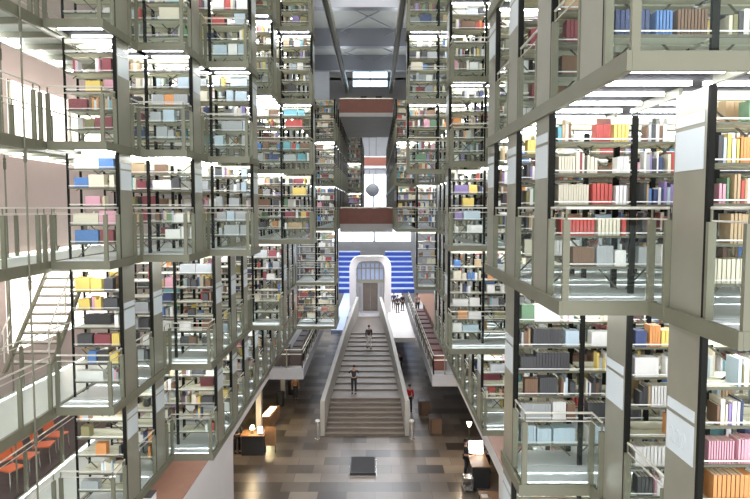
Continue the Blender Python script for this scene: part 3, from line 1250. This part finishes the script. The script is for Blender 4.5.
# ------------------------------------------------------------------ balconies with desks
def balcony_rail(label, pts, grp):
    r = thing('balcony_railing', label, 'railing', W(*pts[0]), grp)
    o = Vector(W(*pts[0]))
    b = MB()
    ps = [Vector(W(*p)) - o for p in pts]
    for zz in (1.0, 0.75):
        b.tube([(p.x, p.y, p.z + zz) for p in ps], 0.028, 6)
    b.build('handrail', M['rail'], r)
    for a, c in zip(ps, ps[1:]):
        L = (c - a).length
        n_ = max(2, int(L / 1.6))
        for t in range(n_ + 1):
            p = a.lerp(c, t / n_)
            bb = MB()
            bb.box(p.x - 0.03, p.x + 0.03, p.y - 0.03, p.y + 0.03, p.z, p.z + 1.0)
            bb.build('stanchion', M['steel'], r)


balcony_rail('long steel railing round the left balcony edge', [(-5.6, FL[-3], 32.9), (-3.92, FL[-3], 32.9), (-3.92, FL[-3], 55.8)], 'balcony railings')
balcony_rail('long steel railing along the right balcony edge', [(4.2, FL[-3], 31.6), (3.02, FL[-3], 31.6), (3.02, FL[-3], 55.8)], 'balcony railings')
balcony_rail('steel railing along the left mezzanine edge above the white fascia', [(-5.78, FL[-3], 22.0), (-5.78, FL[-3], 32.6)], 'mezzanine railings')
balcony_rail('steel railing along the right mezzanine edge above the white fascia', [(4.33, FL[-3], 24.0), (4.33, FL[-3], 31.4)], 'mezzanine railings')


def study_desk(xx, zz, label, grp, m, w_=1.15):
    r = thing('study_desk', label, 'desk', W(xx, FL[-3], zz), grp)
    boxo('desk_top', -0.35, 0.35, 0, w_, 0.72, 0.76, M[m], r)
    boxo('front_panel', -0.34, -0.31, 0.02, w_ - 0.02, 0.05, 0.719, M[m], r)
    boxo('screen', 0.30, 0.34, 0.0, w_, 0.761, 1.15, M[m], r)
    boxo('side_panel', -0.30, 0.34, 0.0, 0.03, 0.0, 0.719, M[m], r)
    boxo('side_panel', -0.30, 0.34, w_ - 0.03, w_, 0.0, 0.719, M[m], r)


for q in range(7):
    study_desk(-4.35, 33.4 + q * 1.5, f"dark brown study desk at the left balcony rail, {ORD[q]} going away", 'study desks on the left balcony', 'darkwood')
for q in range(2):
    r = thing('storage_case', f"dark brown case on the left balcony, {['beside the desks', 'next to the stacks'][q]}", 'case', W(-4.9 - q * 0.42, FL[-3], 33.2), 'dark cases on the left balcony')
    boxo('body', -0.2, 0.2, 0, 0.9, 0.06, 1.0, M['darkwood'], r)
    boxo('top', -0.21, 0.21, -0.01, 0.91, 1.001, 1.04, M['darkwood'], r)
    boxo('plinth', -0.18, 0.18, 0.03, 0.87, 0.0, 0.059, M['darkmetal'], r)
for q in range(10):
    study_desk(3.45, 32.4 + q * 1.6, f"red-brown study desk along the right balcony rail, {ORD[q]} going away", 'study desks on the right balcony', 'redwood')

# ------------------------------------------------------------------ on the hall floor
r = thing('plinth', 'low square black plinth on the stone floor before the stair', 'plinth', W(-0.58, -H, 28.2))
boxo('body', -0.62, 0.62, 0, 1.9, 0.03, 0.16, M['darkmetal'], r)
boxo('rim', -0.64, 0.64, -0.02, 1.92, 0.0, 0.029, M['chrome'], r)
boxo('top_panel', -0.56, 0.56, 0.06, 1.84, 0.161, 0.17, M['cl_dark'], r)

# left information desk
r = thing('service_desk', 'dark service desk under the left slab beside the column', 'desk', W(-6.35, -H, 30.6))
boxo('counter_top', -0.45, 0.75, -0.05, 0.85, 1.0, 1.05, M['wood'], r)
boxo('front_panel', -0.4, 0.7, 0.0, 0.06, 0.0, 0.999, M['darkmetal'], r)
for sx in (-0.4, 0.65):
    boxo('side_panel', sx, sx + 0.05, 0.061, 0.8, 0.0, 0.999, M['darkmetal'], r)
r = thing('desk_lamp', 'small glowing table lamp on the dark service desk', 'lamp', W(-6.25, -H + 1.05, 30.9))
b = MB()
b.lathe([(0.10, 0), (0.10, 0.02), (0.015, 0.03), (0.015, 0.22)], 12)
b.build('base', M['darkmetal'], r)
b = MB()
b.lathe([(0.13, 0.221), (0.08, 0.40)], 12)
b.build('lamp_shade', M['warm'], r)
r = thing('monitor', 'small bluish-white lit screen on the end of the dark service desk', 'screen', W(-5.8, -H + 1.05, 30.65))
boxo('screen_face', -0.12, 0.12, 0, 0.015, 0.08, 0.42, M['bluescreen'], r)
boxo('casing', -0.14, 0.14, 0.016, 0.04, 0.06, 0.44, M['darkmetal'], r)
boxo('foot', -0.08, 0.08, -0.03, 0.1, 0.0, 0.059, M['darkmetal'], r)
r = thing('notice_board', 'pale upright notice board standing right of the dark service desk', 'board', W(-5.35, -H, 31.0))
boxo('panel', -0.28, 0.28, 0, 0.04, 0.35, 1.35, M['wood'], r)
for sx in (-1, 1):
    boxo('leg', sx * 0.25 - 0.02, sx * 0.25 + 0.02, -0.0, 0.04, 0, 0.349, M['darkmetal'], r)
r = thing('display_case', 'low wooden display case with a brightly lit yellow top', 'case', W(-6.3, -H, 34.2), None, -0.12)
boxo('body', -0.22, 0.36, 0, 2.2, 0.0, 0.72, M['wood'], r)
boxo('lit_panel', -0.12, 0.22, 0.2, 1.9, 0.721, 0.735, M['warm'], r)
boxo('rim', -0.24, 0.38, -0.02, -0.001, 0.64, 0.80, M['wood'], r)
for q, (xx, zz) in enumerate([(-6.0, 38.6), (-5.6, 41.0)]):
    r = thing('waste_bin', f"dark round waste bin beyond the lit display case, {['nearer', 'farther'][q]} one", 'bin', W(xx, -H, zz), 'waste bins beyond the display case')
    b = MB()
    b.lathe([(0.24, 0), (0.28, 0.8)], 14)
    b.build('body', M['darkmetal'], r)
    b = MB()
    b.lathe([(0.29, 0.801), (0.29, 0.86), (0.14, 0.87)], 14)
    b.build('lid', M['cl_dark'], r)
# right lit counter
r = thing('service_counter', 'dark counter with a pale wooden top, brightly lit, by the right white wall', 'counter', W(4.95, -H, 27.4))
for_x = 0
r.location = W(4.72, -H, 26.9)
boxo('counter_top', -0.40, 0.42, 0, 2.3, 0.95, 1.0, M['wood'], r)
boxo('front_panel', -0.38, 0.40, 0.02, 0.07, 0.0, 0.949, M['darkmetal'], r)
boxo('side_panel', -0.38, -0.33, 0.071, 2.28, 0.0, 0.949, M['darkmetal'], r)
boxo('side_panel', 0.35, 0.40, 0.071, 2.28, 0.0, 0.949, M['darkmetal'], r)
r = thing('lit_screen', 'brightly glowing white screen on the right counter', 'screen', W(4.72, -H + 1.0, 28.2))
b = MB()
b.hexa([(-0.32, 0, 0.06), (0.32, 0, 0.06), (0.32, 0.04, 0.06), (-0.32, 0.04, 0.06), (-0.32, 0.15, 0.62), (0.32, 0.15, 0.62), (0.32, 0.19, 0.62), (-0.32, 0.19, 0.62)])
b.build('screen_face', M['screen'], r)
boxo('stand', -0.1, 0.1, 0.05, 0.3, 0.0, 0.058, M['darkmetal'], r)
r = thing('counter_lamp', 'small warm uplight standing behind the right counter', 'lamp', W(4.75, -H, 30.6))
b = MB()
b.lathe([(0.12, 0), (0.12, 0.03), (0.02, 0.04), (0.02, 1.5)], 12)
b.build('stem', M['darkmetal'], r)
b = MB()
b.lathe([(0.05, 1.501), (0.13, 1.72)], 12)
b.build('lamp_shade', M['warm'], r)
r = thing('trolley', 'small pale metal trolley at the near end of the right counter', 'trolley', W(4.1, -H, 26.4))
for zz in (0.12, 0.65):
    boxo('tray', -0.2, 0.2, 0, 0.5, zz, zz + 0.03, M['chrome'], r)
for sx in (-0.19, 0.19):
    for sy in (0.02, 0.48):
        boxo('upright', sx - 0.012, sx + 0.012, sy - 0.012, sy + 0.012, 0.0, 0.72, M['chrome'], r)
r = thing('side_table', 'small wooden table with a white paper at the lower right wall', 'table', W(4.75, -H, 24.2))
boxo('table_top', -0.45, 0.35, 0, 0.9, 0.7, 0.74, M['wood'], r)
for sx in (-0.4, 0.3):
    for sy in (0.05, 0.85):
        boxo('leg', sx - 0.025, sx + 0.025, sy - 0.025, sy + 0.025, 0.0, 0.699, M['darkmetal'], r)
tag(boxo('paper_sheet', 4.35, 4.62, 24.5, 24.8, 0.7405, 0.745, M['strip']), 'white paper sheet on the small wooden table', 'paper')
for q, (xx, zz) in enumerate([(3.35, 33.6), (3.0, 36.6)]):
    r = thing('crate', f"brown wooden crate on the hall floor under the right balcony, {['nearer', 'farther'][q]} one", 'crate', W(xx, -H, zz), 'crates under the right balcony')
    boxo('body', -0.35, 0.35, 0, 0.7, 0.0, 0.85, M['cratewood'], r)
    boxo('lid', -0.37, 0.37, -0.02, 0.72, 0.851, 0.89, M['darkwood'], r)
    boxo('batten', -0.3, -0.2, -0.03, -0.001, 0.05, 0.8, M['darkwood'], r)
# small cabinet under the walkway at the lower left
r = thing('low_cabinet', 'small white cabinet with a dark top on the red-brown mezzanine floor', 'cabinet', W(-6.3, FL[-3], 16.4))
boxo('body', -0.2, 0.2, 0, 0.4, 0, 0.72, M['strip'], r)
boxo('top', -0.21, 0.21, -0.01, 0.41, 0.721, 0.75, M['darkmetal'], r)
boxo('handle', 0.02, 0.06, -0.02, -0.001, 0.35, 0.45, M['darkmetal'], r)


# ------------------------------------------------------------------ people
def skin_mesh(name, chains, mat_, sub=1):
    """one continuous surface grown over connected joints: {joint: (pos, radius)}, edges"""
    J, E, root_ = chains
    keys = list(J)
    me = bpy.data.meshes.new(name)
    me.from_pydata([J[k_][0] for k_ in keys], [(keys.index(a), keys.index(c)) for a, c in E], [])
    o = bpy.data.objects.new(name, me)
    COL.objects.link(o)
    md = o.modifiers.new('skin', 'SKIN')
    md.use_smooth_shade = True
    for q_, k_ in enumerate(keys):
        r_ = J[k_][1]
        sv = me.skin_vertices[0].data[q_]
        sv.radius = r_ if isinstance(r_, tuple) else (r_, r_)
        sv.use_root = (k_ == root_)
    sb = o.modifiers.new('sub', 'SUBSURF')
    sb.levels = sb.render_levels = sub
    bpy.context.view_layer.update()
    out = bpy.data.meshes.new_from_object(o.evaluated_get(bpy.context.evaluated_depsgraph_get()))
    bpy.data.objects.remove(o)
    out.materials.clear()
    out.materials.append(mat_)
    return out


def hand_into(b, wrist, d, side, s):
    """palm, four unequal curled fingers and a thumb, from the wrist along direction d"""
    w = Vector(wrist)
    d = Vector(d).normalized()
    u = Vector((0, 1, 0)) if abs(d.y) < 0.8 else Vector((0, 0, 1))
    a = d.cross(u).normalized()
    n_ = a.cross(d).normalized()
    b.bar(w - d * 0.01 * s, w + d * 0.09 * s, 0.075 * s, 0.03 * s)
    for q_, (off, L) in enumerate([(-0.029, 0.062), (-0.010, 0.076), (0.010, 0.080), (0.029, 0.070)]):
        p = w + d * 0.085 * s + a * off * s
        b.tube([p, p + d * L * 0.5 * s, p + d * L * 0.85 * s + n_ * 0.03 * s], [0.010 * s, 0.009 * s, 0.006 * s], 6)
    p = w + d * 0.03 * s + a * 0.036 * s * side
    b.tube([p, p + (d * 0.6 + a * side * 0.7) * 0.05 * s, p + (d * 0.95 + a * side * 0.6) * 0.075 * s], [0.012 * s, 0.010 * s, 0.007 * s], 6)


def person(loc, rz, h, pose, top, bottom, label, hair='hair', grp=None):
    """standing or walking figure; local -y is the way it faces"""
    s = h / 1.72
    root = thing('person', label, 'person', loc, grp, rz)
    st = 0.22 if pose == 'walk' else 0.03
    J = {
        'pel': ((0, 0, 0.94), (0.125, 0.095)), 'waist': ((0, 0.0, 1.08), (0.118, 0.085)), 'chest': ((0, 0.01, 1.28), (0.145, 0.10)),
        'neck0': ((0, 0.01, 1.43), (0.06, 0.058)), 'neck': ((0, 0.0, 1.49), (0.048, 0.05)), 'jaw': ((0, -0.012, 1.555), (0.062, 0.075)),
        'skull': ((0, 0.0, 1.64), (0.078, 0.092)), 'crown': ((0, 0.005, 1.70), (0.05, 0.06)),
    }
    E = [('pel', 'waist'), ('waist', 'chest'), ('chest', 'neck0'), ('neck0', 'neck'), ('neck', 'jaw'), ('jaw', 'skull'), ('skull', 'crown')]
    hands = []
    for sd, n_ in ((-1, 'l'), (1, 'r')):
        fw = st * sd
        J['hip' + n_] = ((sd * 0.095, 0, 0.88), (0.088, 0.088))
        J['kne' + n_] = ((sd * 0.10, -fw * 0.55 - 0.02, 0.49), (0.056, 0.058))
        J['cal' + n_] = ((sd * 0.102, -fw * 0.75 + 0.015, 0.34), (0.05, 0.054))
        J['ank' + n_] = ((sd * 0.105, -fw + 0.02, 0.085), (0.036, 0.038))
        J['toe' + n_] = ((sd * 0.115, -fw - 0.13, 0.04), (0.038, 0.03))
        E += [('pel', 'hip' + n_), ('hip' + n_, 'kne' + n_), ('kne' + n_, 'cal' + n_), ('cal' + n_, 'ank' + n_), ('ank' + n_, 'toe' + n_)]
        J['sho' + n_] = ((sd * 0.185, 0.01, 1.385), (0.058, 0.058))
        if pose == 'photo':
            el, wr, hd = (sd * 0.30, -0.16, 1.30), (sd * 0.10, -0.30, 1.52), (-sd * 0.35, -0.25, 0.75)
        elif pose == 'desk':
            el, wr, hd = (sd * 0.25, -0.06, 1.13), (sd * 0.19, -0.30, 1.08), (-sd * 0.1, -1, 0)
        else:
            el, wr, hd = (sd * 0.235, 0.02 + fw * 0.4, 1.12), (sd * 0.235, -0.05 + fw * 0.8, 0.875), (0, -0.1 + fw * 0.5, -1)
        J['elb' + n_] = (el, (0.042, 0.042))
        J['wri' + n_] = (wr, (0.027, 0.03))
        E += [('chest', 'sho' + n_), ('sho' + n_, 'elb' + n_), ('elb' + n_, 'wri' + n_)]
        hands.append((sd, wr, hd))

    def sc(keys, grow, edges=None):
        JJ = {k_: (tuple(c * s for c in J[k_][0]), tuple((r_ + grow) * s for r_ in J[k_][1])) for k_ in keys}
        return JJ, [e for e in E if e[0] in JJ and e[1] in JJ]
    allk = list(J)
    j, e = sc(allk, 0.0)
    obj('body', skin_mesh('body', (j, e, 'pel'), M['skin']), root)
    tk = [k_ for k_ in allk if k_[:3] in ('pel', 'wai', 'che', 'sho', 'elb', 'wri') or k_ == 'neck0']
    j, e = sc(tk, 0.016)
    for n_ in 'lr':                                   # sleeves end short of the wrist
        pe, pw = Vector(j['elb' + n_][0]), Vector(j['wri' + n_][0])
        j['wri' + n_] = (tuple(pe.lerp(pw, 0.88)), j['wri' + n_][1])
    j['neck0'] = (tuple(Vector(j['neck0'][0]) - Vector((0, 0, 0.012 * s))), j['neck0'][1])
    obj('jacket', skin_mesh('jacket', (j, e, 'chest'), M[top]), root)
    lk = [k_ for k_ in allk if k_[:3] in ('pel', 'hip', 'kne', 'cal', 'ank')]
    j, e = sc(lk, 0.014)
    obj('trousers', skin_mesh('trousers', (j, e, 'pel'), M[bottom]), root)
    for sd, n_ in ((-1, 'l'), (1, 'r')):
        a = Vector(J['ank' + n_][0]) * s
        b = MB()
        b.hexa([(a.x - 0.05 * s, a.y - 0.20 * s, 0), (a.x + 0.05 * s, a.y - 0.20 * s, 0), (a.x + 0.045 * s, a.y + 0.07 * s, 0), (a.x - 0.045 * s, a.y + 0.07 * s, 0),
                (a.x - 0.04 * s, a.y - 0.19 * s, 0.05 * s), (a.x + 0.04 * s, a.y - 0.19 * s, 0.05 * s), (a.x + 0.045 * s, a.y + 0.06 * s, 0.10 * s), (a.x - 0.045 * s, a.y + 0.06 * s, 0.10 * s)])
        b.build('shoe', M['cl_black'], root)
    for sd, wr, hd in hands:
        b = MB()
        hand_into(b, Vector(wr) * s, hd, -sd, s)
        b.build('hand', M['skin'], root)
    b = MB()
    b.ball((0, 0.016 * s, 1.665 * s), 0.094 * s, 0.104 * s, 0.088 * s, 14, 8)
    b.build('hair', M[hair], root)
    b = MB()
    b.hexa([(-0.014 * s, -0.088 * s, 1.575 * s), (0.014 * s, -0.088 * s, 1.575 * s), (0.014 * s, -0.06 * s, 1.575 * s), (-0.014 * s, -0.06 * s, 1.575 * s),
            (-0.006 * s, -0.085 * s, 1.63 * s), (0.006 * s, -0.085 * s, 1.63 * s), (0.006 * s, -0.06 * s, 1.63 * s), (-0.006 * s, -0.06 * s, 1.63 * s)])
    b.build('nose', M['skin'], root)
    for sd in (-1, 1):
        b = MB()
        b.ball((sd * 0.03 * s, -0.086 * s, 1.618 * s), 0.012 * s, 0.008 * s, 0.008 * s, 8, 5)
        b.build('eye', M['cl_black'], root)
        b = MB()
        b.ball((sd * 0.084 * s, 0.0, 1.605 * s), 0.012 * s, 0.022 * s, 0.032 * s, 8, 5)
        b.build('ear', M['skin'], root)
    b = MB()
    b.box(-0.025 * s, 0.025 * s, -0.088 * s, -0.07 * s, 1.548 * s, 1.556 * s)
    b.build('mouth', M['cl_red'], root)
    return root


def stair_h(z):
    """height of the stair surface, z from the foot"""
    if z < 8 * 0.36:
        return (int(z / 0.36) + 1) * 0.17
    n_ = int((z - 8 * 0.36 - 1.1) / 1.05) + 1 if z >= 8 * 0.36 + 1.1 else 0
    return 8 * 0.17 + min(n_, 12) * 0.10


zp = 3.45
person(W(-1.27, -H + stair_h(zp), 33.3 + zp), 0.0, 1.70, 'photo', 'cl_dark', 'cl_black', 'person in dark clothes on the stairs with both hands raised to the face')
zp = 12.0
person(W(-0.45, -H + stair_h(zp), 33.3 + zp), 0.15, 1.70, 'walk', 'cl_dark', 'cl_white', 'person in dark top and white trousers walking down the upper stairs')
person(W(2.12, -H, 37.4), math.pi, 1.70, 'stand', 'cl_red', 'cl_black', 'person in a red top walking beside the right stair parapet')
person(W(4.25, -H, 28.3), -math.pi / 2 + 3.14, 1.72, 'desk', 'cl_black', 'cl_black', 'person in black standing at the lit right counter')
person(W(5.38, -H, 28.6), -math.pi / 2, 1.65, 'desk', 'cl_dark', 'cl_black', 'person in dark clothes behind the lit right counter')
person(W(-7.05, -H, 31.0), 0.4, 1.72, 'stand', 'cl_black', 'cl_black', 'person in black standing left of the dark service desk')
person(W(-5.2, -H, 39.8), 0.3, 1.66, 'stand', 'wood', 'cl_dark', 'person in brown standing far left on the hall floor')
person(W(1.85, -H, 46.0), 0.3, 1.66, 'walk', 'cl_black', 'cl_dark', 'person in dark clothes walking under the right landing deck')
for q, (xx, zz, t_) in enumerate([(1.85, 60.5, 'cl_blue'), (2.15, 58.5, 'cl_dark'), (2.65, 59.5, 'cl_black')]):
    person(W(xx, YD, zz), 0.3 * q, 1.68, 'stand', t_, 'cl_dark', f"distant person in dark clothes on the bright deck, {ORD[q]} from the portal", grp='people on the bright deck')
person(W(3.45, FL[-3], 50.2), 0.4, 1.66, 'stand', 'cl_pink', 'cl_dark', 'person in a pale pink top at the far end of the right balcony desks')
person(W(-5.98, FL[-3], 14.75), 0.5, 1.66, 'stand', 'cl_black', 'cl_black', 'person in black on the red-brown floor at the lower left edge')


# ------------------------------------------------------------------ light
def area(name, loc, rot, sx, sy, power, col=(1, 1, 1)):
    l = bpy.data.lights.new(name, 'AREA')
    l.shape = 'RECTANGLE'
    l.size, l.size_y = sx, sy
    l.energy = power
    l.color = col
    o = bpy.data.objects.new(name, l)
    COL.objects.link(o)
    o.location = loc
    o.rotation_euler = rot
    return o


def point(name, loc, power, col, r=0.1):
    l = bpy.data.lights.new(name, 'POINT')
    l.energy = power
    l.color = col
    l.shadow_soft_size = r
    o = bpy.data.objects.new(name, l)
    COL.objects.link(o)
    o.location = loc
    return o


area('roof_fill', W(-0.5, 13.1, 25), (0, 0, 0), 4, 30, 1000, (1.0, 0.96, 0.90))  # added fill below the ceiling, not a fixture of the hall
area('roof_fill', W(-0.5, 13.1, 68), (0, 0, 0), 6, 14, 4000, (0.85, 0.92, 1.0))  # added fill that brightens the far end
area('deck_fill', W(2.1, -4.5, 56), (0, 0, 0), 1.6, 14, 260, (0.93, 0.93, 1.0))  # added fill over the right deck, no fixture there
area('deck_fill', W(-3.1, -4.5, 58), (0, 0, 0), 1.2, 12, 170, (0.80, 0.85, 1.0))  # added fill over the left deck, no fixture there
for xx in (-2.55, 1.45):
    area('ceiling_fill', W(xx, 11.1, 36), (math.pi, 0, 0), 0.2, 40, 170, (0.95, 1.0, 1.0))  # added fill that lightens the ceiling; the beams carry no lamps
point('counter_glow', W(4.45, -H + 2.0, 30.0), 45, (1.0, 0.75, 0.5))
point('desk_glow', W(-6.2, -H + 1.9, 30.4), 40, (1.0, 0.75, 0.45))
point('case_glow', W(-6.2, -H + 1.6, 35.2), 40, (1.0, 0.8, 0.45))
for k in (-1, 0, 1):
    area('wall_fill', W(-8.1, FL[k] + 2.05, 17.5), (0, math.radians(70), 0), 0.15, 9, (45, 4, 45)[k + 1], (1.0, 0.93, 0.88))  # added fill that brightens the pink wall, not a wall lamp
w = bpy.data.worlds.new('World')
SC.world = w
w.use_nodes = True
w.node_tree.nodes['Background'].inputs['Color'].default_value = (0.96, 0.97, 1.0, 1)
w.node_tree.nodes['Background'].inputs['Strength'].default_value = 1.0

# ------------------------------------------------------------------ camera
cam = bpy.data.cameras.new('camera')
cam.sensor_width = 36
cam.lens = FPX / 750 * 36
cam.clip_end = 300
co = bpy.data.objects.new('camera', cam)
COL.objects.link(co)
co.location = (0, 0, EYE)
co.rotation_euler = (math.pi / 2 - PITCH, 0, 0)
SC.camera = co
SC.view_settings.view_transform = 'Standard'
SC.view_settings.look = 'None'
SC.view_settings.gamma = 1
SC.view_settings.exposure = 1.1
SC.cycles.max_bounces = 8
SC.cycles.transparent_max_bounces = 24
SC.cycles.use_denoising = True
